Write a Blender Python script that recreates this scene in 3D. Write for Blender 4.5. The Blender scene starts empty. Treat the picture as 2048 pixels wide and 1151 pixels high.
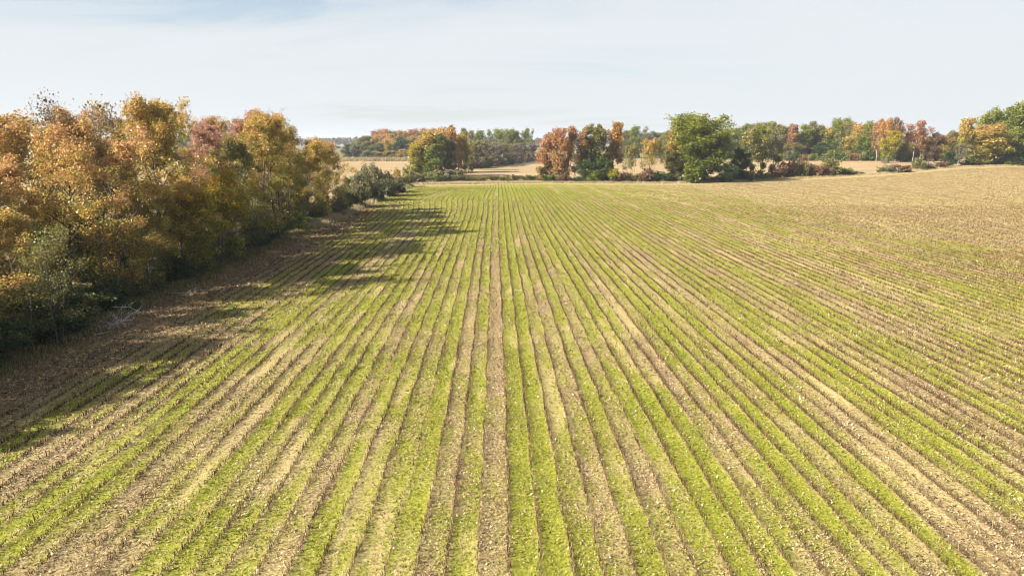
import bpy, math, random
import numpy as np
from mathutils import Matrix, Vector, Euler

R_ = math.radians
SC = bpy.context.scene
COL = SC.collection

# ------------------------------------------------------------------ camera
CAM_H, PITCH, YAW, FPX = 12.0, 12.0, 1.22, 1365.0      # photo pixels are 2048 x 1151
cam_d = bpy.data.cameras.new("camera")
cam_d.sensor_width = 36.0
cam_d.lens = FPX / 2048 * 36.0
cam_d.clip_start, cam_d.clip_end = 0.1, 12000
cam = bpy.data.objects.new("camera", cam_d)
cam.location = (0, 0, CAM_H)
cam.rotation_euler = (R_(90 - PITCH), 0, R_(-YAW))
COL.objects.link(cam)
SC.camera = cam

# ------------------------------------------------------------------ sun, sky, exposure
SUN_EL, SUN_AZ = 31.0, 246.0                            # azimuth clockwise from +Y
sun_d = bpy.data.lights.new("sun", "SUN")
sun_d.energy = 5.0
sun_d.angle = R_(0.53)
sun_d.color = (1.0, 0.93, 0.81)
sun = bpy.data.objects.new("sun", sun_d)
to_sun = Vector((math.sin(R_(SUN_AZ)) * math.cos(R_(SUN_EL)), math.cos(R_(SUN_AZ)) * math.cos(R_(SUN_EL)), math.sin(R_(SUN_EL))))
sun.rotation_euler = to_sun.to_track_quat('Z', 'Y').to_euler()
sun.location = (-60, -20, 60)
COL.objects.link(sun)

world = bpy.data.worlds.new("World")
SC.world = world
world.use_nodes = True
wn, wl = world.node_tree.nodes, world.node_tree.links
wn.clear()
def N(nodes, typ, **kw):
    n = nodes.new(typ)
    for k, v in kw.items():
        setattr(n, k, v)
    return n
w_out = N(wn, "ShaderNodeOutputWorld")
w_sky = N(wn, "ShaderNodeTexSky", sky_type='NISHITA', sun_disc=False, sun_elevation=R_(SUN_EL), sun_rotation=R_(SUN_AZ),
          altitude=100.0, air_density=1.0, dust_density=1.5, ozone_density=1.0)
w_bg = N(wn, "ShaderNodeBackground"); w_bg.inputs[1].default_value = 0.05
w_veil = N(wn, "ShaderNodeBackground"); w_veil.inputs[0].default_value = (0.93, 0.97, 1.0, 1); w_veil.inputs[1].default_value = 0.268
w_mix = N(wn, "ShaderNodeMixShader")
wl.new(w_sky.outputs[0], w_bg.inputs[0])
# thin cirrus sheet: flat cloud layer seen at a slant, so it thickens towards the horizon
tc = N(wn, "ShaderNodeTexCoord")
sep = N(wn, "ShaderNodeSeparateXYZ"); wl.new(tc.outputs['Generated'], sep.inputs[0])
def M(nodes, links, op, a, b=None, clamp=False):
    n = nodes.new("ShaderNodeMath"); n.operation = op; n.use_clamp = clamp
    for i, v in enumerate((a, b)):
        if v is None: continue
        if isinstance(v, (int, float)): n.inputs[i].default_value = v
        else: links.new(v, n.inputs[i])
    return n.outputs[0]
zc = M(wn, wl, 'ADD', M(wn, wl, 'MAXIMUM', sep.outputs[2], 0.0), 0.13)
pu = M(wn, wl, 'DIVIDE', sep.outputs[0], zc)
pv = M(wn, wl, 'DIVIDE', sep.outputs[1], zc)
comb = N(wn, "ShaderNodeCombineXYZ"); wl.new(pu, comb.inputs[0]); wl.new(pv, comb.inputs[1])
mapn = N(wn, "ShaderNodeMapping"); mapn.inputs['Rotation'].default_value = (0, 0, R_(50.476)); mapn.inputs['Scale'].default_value = (0.426, 1.125, 1)
mapn.inputs['Location'].default_value = (36.8115, 45.6001, 0)
wl.new(comb.outputs[0], mapn.inputs[0])
n1 = N(wn, "ShaderNodeTexNoise"); n1.inputs['Scale'].default_value = 1.0; n1.inputs['Detail'].default_value = 6; n1.inputs['Roughness'].default_value = 0.55; n1.inputs['Distortion'].default_value = 0.6
wl.new(mapn.outputs[0], n1.inputs['Vector'])
rmp = N(wn, "ShaderNodeMapRange"); rmp.inputs[1].default_value = 0.33; rmp.inputs[2].default_value = 0.62; rmp.inputs[3].default_value = 0.09; rmp.inputs[4].default_value = 0.62
wl.new(n1.outputs[0], rmp.inputs[0])
tau = M(wn, wl, 'DIVIDE', rmp.outputs[0], M(wn, wl, 'ADD', M(wn, wl, 'MAXIMUM', sep.outputs[2], 0.0), 0.035))
alpha = M(wn, wl, 'SUBTRACT', 1.0, M(wn, wl, 'POWER', 2.71828, M(wn, wl, 'MULTIPLY', tau, -1.0)), clamp=True)
wl.new(alpha, w_mix.inputs[0]); wl.new(w_bg.outputs[0], w_mix.inputs[1]); wl.new(w_veil.outputs[0], w_mix.inputs[2])
wl.new(w_mix.outputs[0], w_out.inputs[0])

SC.view_settings.view_transform = 'Standard'
SC.view_settings.look = 'None'
SC.view_settings.exposure = 1.72
SC.view_settings.gamma = 1.0
SC.view_settings.use_curve_mapping = False
try:
    SC.cycles.max_bounces = 6
    SC.cycles.diffuse_bounces = 3
    SC.cycles.transmission_bounces = 3
    SC.cycles.volume_bounces = 0
    SC.cycles.use_denoising = True
    SC.cycles.filter_width = 1.0
except Exception:
    pass

# ------------------------------------------------------------------ terrain + pixel helpers
def sst(a, b, x):
    t = np.clip((np.asarray(x, float) - a) / (b - a), 0, 1)
    return t * t * (3 - 2 * t)
def ground_z(x, y):
    return 3.2 * sst(45, 230, x) * sst(110, 340, y) + 0.25 * np.sin(np.asarray(x) * .021 + 1.0) * np.sin(np.asarray(y) * .017) * sst(60, 160, y)

ROT = cam.rotation_euler.to_matrix()
def ray(px, py):
    return ROT @ Vector(((px - 1024) / FPX, -(py - 575.5) / FPX, -1.0))
def at(px, py):
    """ground point seen at a photo pixel, and its depth along the lens axis"""
    d = ray(px, py)
    t, step = 5.0, 1.0
    while t < 3000:
        p = Vector((0, 0, CAM_H)) + d * t
        if p.z <= float(ground_z(p.x, p.y)):
            lo, hi = t - step, t
            for _ in range(20):
                m = (lo + hi) / 2; q = Vector((0, 0, CAM_H)) + d * m
                if q.z <= float(ground_z(q.x, q.y)): hi = m
                else: lo = m
            p = Vector((0, 0, CAM_H)) + d * hi
            return p, hi
        step = max(1.0, t * .01); t += step
    return Vector((0, 0, CAM_H)) + d * 3000, 3000
def px_of(x, y, z=0.0):
    v = ROT.inverted() @ Vector((x, y, z - CAM_H))
    return 1024 + FPX * v.x / -v.z, 575.5 - FPX * v.y / -v.z, -v.z

# ------------------------------------------------------------------ noise
def _hash(ix, iy, seed):
    h = (ix.astype(np.int64) * 374761393 + iy.astype(np.int64) * 668265263 + seed * 1442695041) & 0xffffffff
    h = ((h ^ (h >> 13)) * 1274126177) & 0xffffffff
    return ((h ^ (h >> 16)) & 0xffffff) / float(0xffffff)
def vnoise(x, y, seed=0):
    x = np.asarray(x, float); y = np.asarray(y, float)
    ix, iy = np.floor(x), np.floor(y)
    fx, fy = x - ix, y - iy
    fx = fx * fx * (3 - 2 * fx); fy = fy * fy * (3 - 2 * fy)
    a, b = _hash(ix, iy, seed), _hash(ix + 1, iy, seed)
    c, d = _hash(ix, iy + 1, seed), _hash(ix + 1, iy + 1, seed)
    return (a * (1 - fx) + b * fx) * (1 - fy) + (c * (1 - fx) + d * fx) * fy
def fbm(x, y, seed=0, o=3):
    s, a, t = 0, .5, 0
    for i in range(o):
        s = s + a * vnoise(x * 2 ** i, y * 2 ** i, seed + i * 17); t += a; a *= .5
    return s / t

# ------------------------------------------------------------------ mesh helpers
def raw_mesh(name, co, faces, k, attr=None):
    """co (n,3), faces (m,k) index array; attr: dict name -> (n,4) colours or (n,) floats per vertex"""
    me = bpy.data.meshes.new(name)
    n, m = len(co), len(faces)
    me.vertices.add(n); me.vertices.foreach_set("co", np.ascontiguousarray(co, np.float32).ravel())
    me.loops.add(m * k); me.loops.foreach_set("vertex_index", np.ascontiguousarray(faces, np.int32).ravel())
    me.polygons.add(m)
    me.polygons.foreach_set("loop_start", np.arange(0, m * k, k, dtype=np.int32))
    me.polygons.foreach_set("loop_total", np.full(m, k, np.int32))
    for key, val in (attr or {}).items():
        if val.ndim == 2:
            a = me.attributes.new(key, 'FLOAT_COLOR', 'POINT'); a.data.foreach_set("color", np.ascontiguousarray(val, np.float32).ravel())
        else:
            a = me.attributes.new(key, 'FLOAT', 'POINT'); a.data.foreach_set("value", np.ascontiguousarray(val, np.float32))
    me.update(calc_edges=True)
    return me
def smooth(me):
    me.polygons.foreach_set("use_smooth", np.ones(len(me.polygons), bool)); return me
def link(name, me, mat=None, parent=None, obj_mat=False):
    o = bpy.data.objects.new(name, me); COL.objects.link(o)
    if parent is not None: o.parent = parent
    if mat is not None:
        if obj_mat:
            if not me.materials: me.materials.append(None)
            o.material_slots[0].link = 'OBJECT'; o.material_slots[0].material = mat
        elif not me.materials: me.materials.append(mat)
    return o
def tag(o, label, cat, group=None, kind=None):
    o["label"] = label; o["category"] = cat
    if group: o["group"] = group
    if kind: o["kind"] = kind
    return o

# ------------------------------------------------------------------ materials
def new_mat(name):
    m = bpy.data.materials.new(name); m.use_nodes = True
    nt = m.node_tree; nt.nodes.clear()
    return m, nt.nodes, nt.links
def ramp(nodes, links, fac, stops, interp='LINEAR'):
    r = nodes.new("ShaderNodeValToRGB"); r.color_ramp.interpolation = interp
    e = r.color_ramp.elements
    while len(e) < len(stops): e.new(0.5)
    for el, (p, c) in zip(e, stops):
        el.position = p; el.color = (*c, 1)
    links.new(fac, r.inputs[0]); return r.outputs[0]
def mixc(nodes, links, fac, a, b, blend='MIX'):
    n = nodes.new("ShaderNodeMix"); n.data_type = 'RGBA'; n.blend_type = blend
    for i, v in ((0, fac), (6, a), (7, b)):
        if isinstance(v, (int, float)): n.inputs[i].default_value = v
        elif isinstance(v, tuple): n.inputs[i].default_value = (*v, 1)
        else: links.new(v, n.inputs[i])
    return n.outputs[2]
def noise(nodes, links, vec, scale, detail=3, rough=.55, dist=0):
    n = nodes.new("ShaderNodeTexNoise")
    n.inputs['Scale'].default_value = scale; n.inputs['Detail'].default_value = detail
    n.inputs['Roughness'].default_value = rough; n.inputs['Distortion'].default_value = dist
    if vec is not None: links.new(vec, n.inputs['Vector'])
    return n.outputs[0]
def attr_node(nodes, name):
    a = nodes.new("ShaderNodeAttribute"); a.attribute_name = name; return a

def leaf_mat(name, stops, hw=.45, cw=.45, ow=.15, trans=.46, jit=.8):
    m, n, l = new_mat(name)
    a = attr_node(n, "lc"); s = n.new("ShaderNodeSeparateColor"); l.new(a.outputs['Color'], s.inputs[0])
    oi = n.new("ShaderNodeObjectInfo")
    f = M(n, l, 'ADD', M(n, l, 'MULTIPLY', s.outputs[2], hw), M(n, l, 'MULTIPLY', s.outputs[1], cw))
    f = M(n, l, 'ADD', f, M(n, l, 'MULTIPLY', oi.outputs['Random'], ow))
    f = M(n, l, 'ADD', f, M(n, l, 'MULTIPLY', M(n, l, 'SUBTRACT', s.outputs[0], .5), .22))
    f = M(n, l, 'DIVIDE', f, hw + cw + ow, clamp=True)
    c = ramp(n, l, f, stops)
    br = M(n, l, 'ADD', 1 - jit / 2, M(n, l, 'MULTIPLY', s.outputs[0], jit))
    vm = n.new("ShaderNodeVectorMath"); vm.operation = 'SCALE'; l.new(c, vm.inputs[0]); l.new(br, vm.inputs['Scale'])
    p = n.new("ShaderNodeBsdfPrincipled"); l.new(vm.outputs[0], p.inputs['Base Color'])
    p.inputs['Roughness'].default_value = .45; p.inputs['Specular IOR Level'].default_value = .45
    t = n.new("ShaderNodeBsdfTranslucent"); l.new(vm.outputs[0], t.inputs[0])
    mx = n.new("ShaderNodeMixShader"); mx.inputs[0].default_value = trans
    l.new(p.outputs[0], mx.inputs[1]); l.new(t.outputs[0], mx.inputs[2])
    o = n.new("ShaderNodeOutputMaterial"); l.new(mx.outputs[0], o.inputs[0])
    return m
def bark_mat(name, c1, c2, scale=6):
    m, n, l = new_mat(name)
    t = n.new("ShaderNodeTexCoord")
    mp = n.new("ShaderNodeMapping"); mp.inputs['Scale'].default_value = (1, 1, .25); l.new(t.outputs['Object'], mp.inputs[0])
    f = noise(n, l, mp.outputs[0], scale, 5, .65)
    c = ramp(n, l, f, [(.3, c1), (.7, c2)])
    p = n.new("ShaderNodeBsdfPrincipled"); l.new(c, p.inputs['Base Color']); p.inputs['Roughness'].default_value = .9
    b = n.new("ShaderNodeBump"); b.inputs['Strength'].default_value = .5; b.inputs['Distance'].default_value = .05; l.new(f, b.inputs['Height']); l.new(b.outputs[0], p.inputs['Normal'])
    o = n.new("ShaderNodeOutputMaterial"); l.new(p.outputs[0], o.inputs[0])
    return m
LEAF = {
 'rust':   leaf_mat("leaf_rust", [(.17, (.09,.10,.018)), (.40, (.27,.225,.035)), (.62, (.46,.30,.08)), (.9, (.49,.26,.135))]),
 'gold':   leaf_mat("leaf_gold", [(.13, (.075,.10,.015)), (.40, (.23,.21,.028)), (.63, (.42,.31,.06)), (.9, (.48,.28,.10))]),
 'pink':   leaf_mat("leaf_pink", [(.1, (.13,.11,.035)), (.4, (.29,.19,.065)), (.65, (.38,.20,.11)), (.9, (.40,.22,.17))]),
 'yellow': leaf_mat("leaf_yellow", [(.1, (.06,.10,.012)), (.4, (.18,.205,.018)), (.65, (.36,.28,.02)), (.9, (.44,.25,.02))]),
 'olive':  leaf_mat("leaf_olive", [(.1, (.06,.075,.018)), (.5, (.15,.15,.035)), (.9, (.27,.22,.065))]),
 'green':  leaf_mat("leaf_green", [(.1, (.05,.085,.012)), (.5, (.135,.17,.018)), (.9, (.25,.25,.032))]),
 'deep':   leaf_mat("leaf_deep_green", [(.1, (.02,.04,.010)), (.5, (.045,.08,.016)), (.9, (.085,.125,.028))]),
 'orange': leaf_mat("leaf_orange", [(.1, (.22,.16,.03)), (.5, (.40,.235,.045)), (.9, (.45,.22,.065))]),
 'red':    leaf_mat("leaf_red", [(.1, (.20,.15,.035)), (.45, (.34,.19,.07)), (.9, (.37,.185,.105))]),
 'grey':   leaf_mat("leaf_grey_brown", [(.1, (.11,.09,.055)), (.5, (.19,.155,.105)), (.9, (.27,.22,.16))]),
 'sage':   leaf_mat("leaf_sage", [(.1, (.06,.07,.025)), (.5, (.135,.13,.055)), (.9, (.25,.215,.11))]),
 'brown':  leaf_mat("leaf_brown", [(.1, (.09,.055,.03)), (.5, (.18,.10,.05)), (.9, (.25,.155,.08))]),
}
BARK = bark_mat("bark", (.07,.055,.045), (.17,.14,.115))
BARK_PALE = bark_mat("pale_bark", (.22,.19,.16), (.46,.42,.37))
BARK_DARK = bark_mat("dark_bark", (.035,.028,.024), (.09,.075,.065))

# ------------------------------------------------------------------ ground materials
def ground_mat(name, base, kind):
    m, n, l = new_mat(name)
    geo = n.new("ShaderNodeNewGeometry"); pos = geo.outputs['Position']
    big = noise(n, l, pos, .035, 4, .6); mid = noise(n, l, pos, .6, 4, .6); fine = noise(n, l, pos, 6, 4, .7)
    c = ramp(n, l, big, base)
    c = mixc(n, l, .5, c, ramp(n, l, mid, [(.3, (.55,.5,.45)), (.7, (1.25,1.25,1.2))]), 'MULTIPLY')
    c = mixc(n, l, .7, c, ramp(n, l, fine, [(.3, (.55,.5,.45)), (.7, (1.35,1.35,1.35))]), 'MULTIPLY')
    if kind == 'tan':     # faint drill lines running across the far field
        mp = n.new("ShaderNodeMapping"); mp.inputs['Scale'].default_value = (.02, .55, 1); mp.inputs['Rotation'].default_value = (0,0,R_(6)); l.new(pos, mp.inputs[0])
        ln = noise(n, l, mp.outputs[0], 1.0, 3, .6)
        c = mixc(n, l, .55, c, ramp(n, l, ln, [(.35, (.7,.66,.6)), (.65, (1.15,1.15,1.12))]), 'MULTIPLY')
    p = n.new("ShaderNodeBsdfPrincipled"); l.new(c, p.inputs['Base Color']); p.inputs['Roughness'].default_value = .95; p.inputs['Specular IOR Level'].default_value = .15
    b = n.new("ShaderNodeBump"); b.inputs['Strength'].default_value = .6; b.inputs['Distance'].default_value = .15; l.new(fine, b.inputs['Height']); l.new(b.outputs[0], p.inputs['Normal'])
    o = n.new("ShaderNodeOutputMaterial"); l.new(p.outputs[0], o.inputs[0])
    return m
MAT_EARTH = ground_mat("woodland_ground", [(.35, (.13,.10,.05)), (.5, (.16,.13,.055)), (.65, (.20,.17,.06))], 'earth')
MAT_TAN = ground_mat("tan_stubble", [(.3, (.275,.20,.11)), (.5, (.325,.24,.135)), (.7, (.365,.275,.155))], 'tan')

def field_mat():
    m, n, l = new_mat("crop_field_surface")
    geo = n.new("ShaderNodeNewGeometry"); pos = geo.outputs['Position']
    g, r, q = attr_node(n, "green").outputs['Fac'], attr_node(n, "residue").outputs['Fac'], attr_node(n, "litter").outputs['Fac']
    mp = n.new("ShaderNodeMapping"); mp.inputs['Scale'].default_value = (1, .35, 1); l.new(pos, mp.inputs[0])
    f1 = noise(n, l, mp.outputs[0], 1.6, 4, .6); f2 = noise(n, l, pos, 7, 4, .7); f3 = noise(n, l, pos, 26, 3, .7)
    straw = ramp(n, l, f2, [(.28, (.14,.105,.045)), (.45, (.31,.245,.10)), (.7, (.44,.355,.165))])
    resid = ramp(n, l, f2, [(.3, (.065,.045,.025)), (.48, (.205,.145,.07)), (.66, (.38,.29,.155))])
    green = ramp(n, l, f2, [(.28, (.08,.10,.01)), (.5, (.20,.205,.022)), (.72, (.31,.285,.06))])
    litter = ramp(n, l, f2, [(.3, (.045,.032,.02)), (.5, (.13,.085,.045)), (.7, (.27,.18,.09))])
    gf = M(n, l, 'ADD', g, M(n, l, 'MULTIPLY', M(n, l, 'SUBTRACT', f1, .5), 1.1))
    gf = M(n, l, 'ADD', gf, M(n, l, 'MULTIPLY', M(n, l, 'SUBTRACT', f3, .5), .9))
    mr = n.new("ShaderNodeMapRange"); mr.interpolation_type = 'SMOOTHSTEP'; mr.inputs[1].default_value = .2; mr.inputs[2].default_value = .8; l.new(gf, mr.inputs[0])
    rf = M(n, l, 'ADD', r, M(n, l, 'MULTIPLY', M(n, l, 'SUBTRACT', f1, .5), .8), clamp=True)
    c = mixc(n, l, rf, straw, resid)
    c = mixc(n, l, mr.outputs[0], c, green)
    qf = M(n, l, 'ADD', q, M(n, l, 'MULTIPLY', M(n, l, 'SUBTRACT', f1, .5), .7), clamp=True)
    c = mixc(n, l, M(n, l, 'MULTIPLY', qf, M(n, l, 'GREATER_THAN', q, .02)), c, litter)
    c = mixc(n, l, .55, c, ramp(n, l, f3, [(.3, (.5,.48,.45)), (.7, (1.4,1.4,1.4))]), 'MULTIPLY')
    p = n.new("ShaderNodeBsdfPrincipled"); l.new(c, p.inputs['Base Color']); p.inputs['Roughness'].default_value = .95; p.inputs['Specular IOR Level'].default_value = .15
    b = n.new("ShaderNodeBump"); b.inputs['Strength'].default_value = .8; b.inputs['Distance'].default_value = .06; l.new(f2, b.inputs['Height']); l.new(b.outputs[0], p.inputs['Normal'])
    o = n.new("ShaderNodeOutputMaterial"); l.new(p.outputs[0], o.inputs[0])
    return m
MAT_FIELD = field_mat()

def bits_mat(name, stops, trans=0.0, rough=.8):
    """small ground pieces: colour from a random number stored on each piece"""
    m, n, l = new_mat(name)
    a = attr_node(n, "tone")
    c = ramp(n, l, a.outputs['Fac'], stops)
    p = n.new("ShaderNodeBsdfPrincipled"); l.new(c, p.inputs['Base Color']); p.inputs['Roughness'].default_value = rough; p.inputs['Specular IOR Level'].default_value = .25
    o = n.new("ShaderNodeOutputMaterial")
    if trans:
        t = n.new("ShaderNodeBsdfTranslucent"); l.new(c, t.inputs[0])
        mx = n.new("ShaderNodeMixShader"); mx.inputs[0].default_value = trans
        l.new(p.outputs[0], mx.inputs[1]); l.new(t.outputs[0], mx.inputs[2]); l.new(mx.outputs[0], o.inputs[0])
    else: l.new(p.outputs[0], o.inputs[0])
    return m
MAT_STALK = bits_mat("stubble_stalks", [(0, (.045,.026,.014)), (.35, (.13,.08,.035)), (.7, (.27,.185,.08)), (1, (.45,.345,.185))])
MAT_GRASS = bits_mat("young_grass", [(0, (.055,.10,.006)), (.35, (.145,.18,.009)), (.7, (.25,.24,.025)), (1, (.36,.31,.10))], .35, .5)
MAT_BITS = bits_mat("crop_residue", [(0, (.05,.032,.022)), (.25, (.14,.09,.048)), (.55, (.30,.215,.11)), (.85, (.38,.30,.175)), (.97, (.45,.37,.27)), (1, (.60,.55,.5))])
MAT_FALLEN = bits_mat("fallen_leaves", [(0, (.045,.03,.018)), (.35, (.13,.075,.035)), (.7, (.27,.16,.065)), (.95, (.38,.26,.12)), (1, (.5,.42,.33))])
MAT_ROUGH = bits_mat("rough_grass", [(0, (.05,.045,.02)), (.4, (.13,.12,.035)), (.75, (.24,.19,.07)), (1, (.36,.28,.13))], .3)
MAT_DRYGRASS = bits_mat("dry_grass", [(0, (.16,.12,.06)), (.5, (.34,.27,.14)), (1, (.5,.42,.24))], .3)

# ------------------------------------------------------------------ ground sheets
def sheet(name, xs, ys, dz, mat):
    X, Y = np.meshgrid(xs, ys); Z = ground_z(X, Y) + dz
    nx, ny = len(xs), len(ys)
    idx = np.arange(nx * ny).reshape(ny, nx)
    f = np.stack([idx[:-1, :-1], idx[:-1, 1:], idx[1:, 1:], idx[1:, :-1]], -1).reshape(-1, 4)
    return link(name, smooth(raw_mesh(name, np.stack([X, Y, Z], -1).reshape(-1, 3), f, 4)), mat)
g1 = np.concatenate([np.linspace(-4200, -620, 12), np.arange(-600, 601, 8.0), np.linspace(620, 4200, 12)])
g2 = np.concatenate([np.linspace(-4200, -120, 10), np.arange(-100, 701, 8.0), np.linspace(720, 4200, 12)])
tag(sheet("ground", g1, g2, -.10, MAT_EARTH), "brown and dull green ground under the woods, reaching the horizon", "ground", kind="structure")

# far limit of the cultivated field, from the photograph's edge pixels
EDGE = [at(px, py)[0] for px, py in [(830, 369), (1000, 366), (1080, 365.5), (1200, 366.5), (1330, 367), (1500, 361), (1740, 349), (1880, 336), (2048, 331)]]
EX = np.array([-60] + [p.x for p in EDGE] + [330.]); EY = np.array([EDGE[0].y - 2] + [p.y for p in EDGE] + [EDGE[-1].y + 6])
def y_end(x): return np.interp(x, EX, EY)
ROW = 0.90                       # row spacing in metres
U0 = 0.25                        # one row runs here
U_LEFT = -25.6                   # edge of the field along the trees
def warp(u, y):
    """sideways drift of the rows (the planter swerved near the far left corner)"""
    a = sst(-2, -16, u) * 1.0 + sst(2, -4, u) * .35
    yy = y_end(u)
    b = np.exp(-((y - (yy - 58)) / 22.0) ** 2) * 1.0 - np.exp(-((y - (yy - 18)) / 13.0) ** 2) * .75
    return -a * b * 2.6 + .10 * np.sin(y * .05 + u * .02) + .018 * np.sin(y * .23 + 1.3)
STRIPE = {}                      # green, residue for each gap between two rows
for k, v in {-9:(.55,.2), -8:(.35,.5), -7:(.8,.1), -6:(.6,.3), -5:(.55,.35), -4:(.72,.2), -3:(.18,.75), -2:(.58,.25), -1:(.05,.95), 0:(.78,.2), 1:(.92,.05),
             2:(.5,.3), 3:(.2,.75), 4:(.6,.35), 5:(.25,.7), 6:(.55,.3), 7:(.85,.05), 8:(.6,.3), 9:(.2,.7), 10:(.45,.5), 11:(.75,.1), 12:(.6,.2), 13:(.25,.7)}.items():
    STRIPE[k] = v
_rs = np.random.RandomState(4)
KMIN, KMAX = -40, 420
SG = np.array([STRIPE.get(k, (0, 0))[0] if k in STRIPE else np.clip(.45 + .33 * math.sin(k * 2 * math.pi / 6.0 + .6) + _rs.uniform(-.22, .22), 0, 1) for k in range(KMIN, KMAX)])
SR = np.array([STRIPE.get(k, (0, 0))[1] if k in STRIPE else np.clip(.42 - .33 * math.sin(k * 2 * math.pi / 6.0 + .6) + _rs.uniform(-.22, .22), 0, 1) for k in range(KMIN, KMAX)])
PATCH = []
for px, py, rx, ry, s in [(2040, 600, 4.5, 6, .9), (1895, 490, 5, 7, .6), (1960, 520, 4, 5, .4), (2030, 745, 3, 3, .6), (1540, 425, 8, 16, .3), (870, 405, 5, 12, .35), (1100, 420, 12, 30, .25), (1480, 400, 8, 10, .25), (700, 600, 3, 9, .25), (620, 660, 2, 6, .3)]:
    p, _ = at(px, py); PATCH.append((p.x, p.y, rx, ry, s))
def cover(u, y):
    """green cover, crop residue and fallen-leaf litter (0..1) at row coordinate u and distance y"""
    k = np.floor((u - U0) / ROW).astype(int) - KMIN
    k = np.clip(k, 0, KMAX - KMIN - 1)
    fr = (u - U0) / ROW; fr = fr - np.floor(fr)
    g = .19 + SG[k] * .72 + (fbm(u * .25, y * .07, 5) - .5) * .55 + (fbm(u * .9, y * .3, 9) - .5) * .7
    r = .03 + SR[k] * .80 + (fbm(u * .3, y * .08, 21) - .5) * .65 + (fbm(u * .8, y * .35, 33) - .5) * .7
    reg = .12 - .22 * sst(22, 75, u) - .15 * sst(60, 25, y) * sst(-6, -14, u) + .27 * sst(50, 110, y) * sst(38, 5, u)
    reg = reg - .20 * sst(90, 190, y) * sst(20, 70, u)
    g = g * (1 - .35 * sst(25, 70, u)) + reg
    for cx, cy, rx, ry, s in PATCH:
        g = g + s * np.exp(-((u - cx) / rx) ** 2 - ((y - cy) / ry) ** 2)
    clump = sst(.52, .70, fbm(u * .8, y * .22, 121)) * sst(120, 60, y); r = r + .4 * clump; g = g - .22 * clump
    bare = sst(.60, .74, fbm(u * 1.0, y * .12, 131)); g = g - .25 * bare; r = r - .3 * bare
    head = sst(9.5, 6.5, y_end(u) - y + (fbm(u * .2, y * .2, 3) - .5) * 3)
    g = g * (1 - head) + (-.15 + .25 * fbm(u * .3, y * .3, 8)) * head
    r = r * (1 - head) + .35 * head
    q = sst(-19.5, -24.5, u + (fbm(u * .25, y * .12, 44) - .5) * 6) * sst(130, 105, y)
    for tu in (-22.3, -24.1): q = q * (1 - .8 * np.exp(-((u - tu + (fbm(y * .1, y * 0 + tu, 15) - .5)) / .3) ** 2) * sst(.35, .6, fbm(y * .12, u * .5, 17)))
    g = g * (1 - q * .9)
    return np.clip(g, 0, 1), np.clip(r, 0, 1), q, head
cols = [U_LEFT - 3, U_LEFT - 1.5]
k = math.ceil((U_LEFT - U0) / ROW)
while U0 + k * ROW < 300:
    u = U0 + k * ROW
    if u < 45: cols += [u - .13, u - .05, u + .05, u + .13, u + .45]
    elif u < 100: cols += [u - .10, u + .10, u + .45]
    else: cols += [u + .225, u + .675]
    k += 1
cols = np.array(cols)
tt = np.linspace(0, 1, 285) ** 1.55
YB = -14.0
CU = np.repeat(cols[None, :], len(tt), 0)
CY = YB + (y_end(cols)[None, :] - YB) * tt[:, None]
CX = CU + warp(CU, CY)
G, RS, Q, HD = cover(CU, CY)
dr = np.abs(((CU - U0) / ROW + .5) % 1 - .5) * ROW
ridge = np.exp(-(dr / .085) ** 2) * (1 - HD) * (1 - .5 * Q) * np.clip(-.045 + .14 * fbm(CU * 2.3, CY * .8, 91), 0, .05)
line = np.exp(-(dr / .065) ** 2) * (1 - HD); G = G * (1 - .6 * line); RS = np.clip(RS + .6 * line, 0, 1)
CZ = ground_z(CX, CY) + ridge + .05 * (fbm(CX * 1.3, CY * .8, 71) - .5)
idx = np.arange(CU.size).reshape(CU.shape)
ff = np.stack([idx[:-1, :-1], idx[:-1, 1:], idx[1:, 1:], idx[1:, :-1]], -1).reshape(-1, 4)
crop = link("crop_field", smooth(raw_mesh("crop_field", np.stack([CX, CY, CZ], -1).reshape(-1, 3), ff, 4, {"green": G.ravel(), "residue": RS.ravel(), "litter": Q.ravel()})), MAT_FIELD)
tag(crop, "harvested crop field in long straight rows with bright green regrowth between", "field", kind="structure")
tan_sheet = sheet("stubble_field", np.arange(-330, 331, 6.0), np.arange(150, 505, 6.0), -.05, MAT_TAN)
tag(tan_sheet, "pale tan harvested field beyond the hedgerow", "field", kind="structure")

# ------------------------------------------------------------------ scattered ground cover
def polar(n, r0, r1, power, half, seed):
    rs = np.random.RandomState(seed)
    e = 2 - power
    r = (r0 ** e + rs.rand(n) * (r1 ** e - r0 ** e)) ** (1 / e)
    a = rs.uniform(-half, half, n) + R_(YAW)
    return r * np.sin(a), r * np.cos(a), r, rs
def inside(u, y): return (u > U_LEFT - 1) & (y < y_end(u) - 1) & (u < 290)

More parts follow.
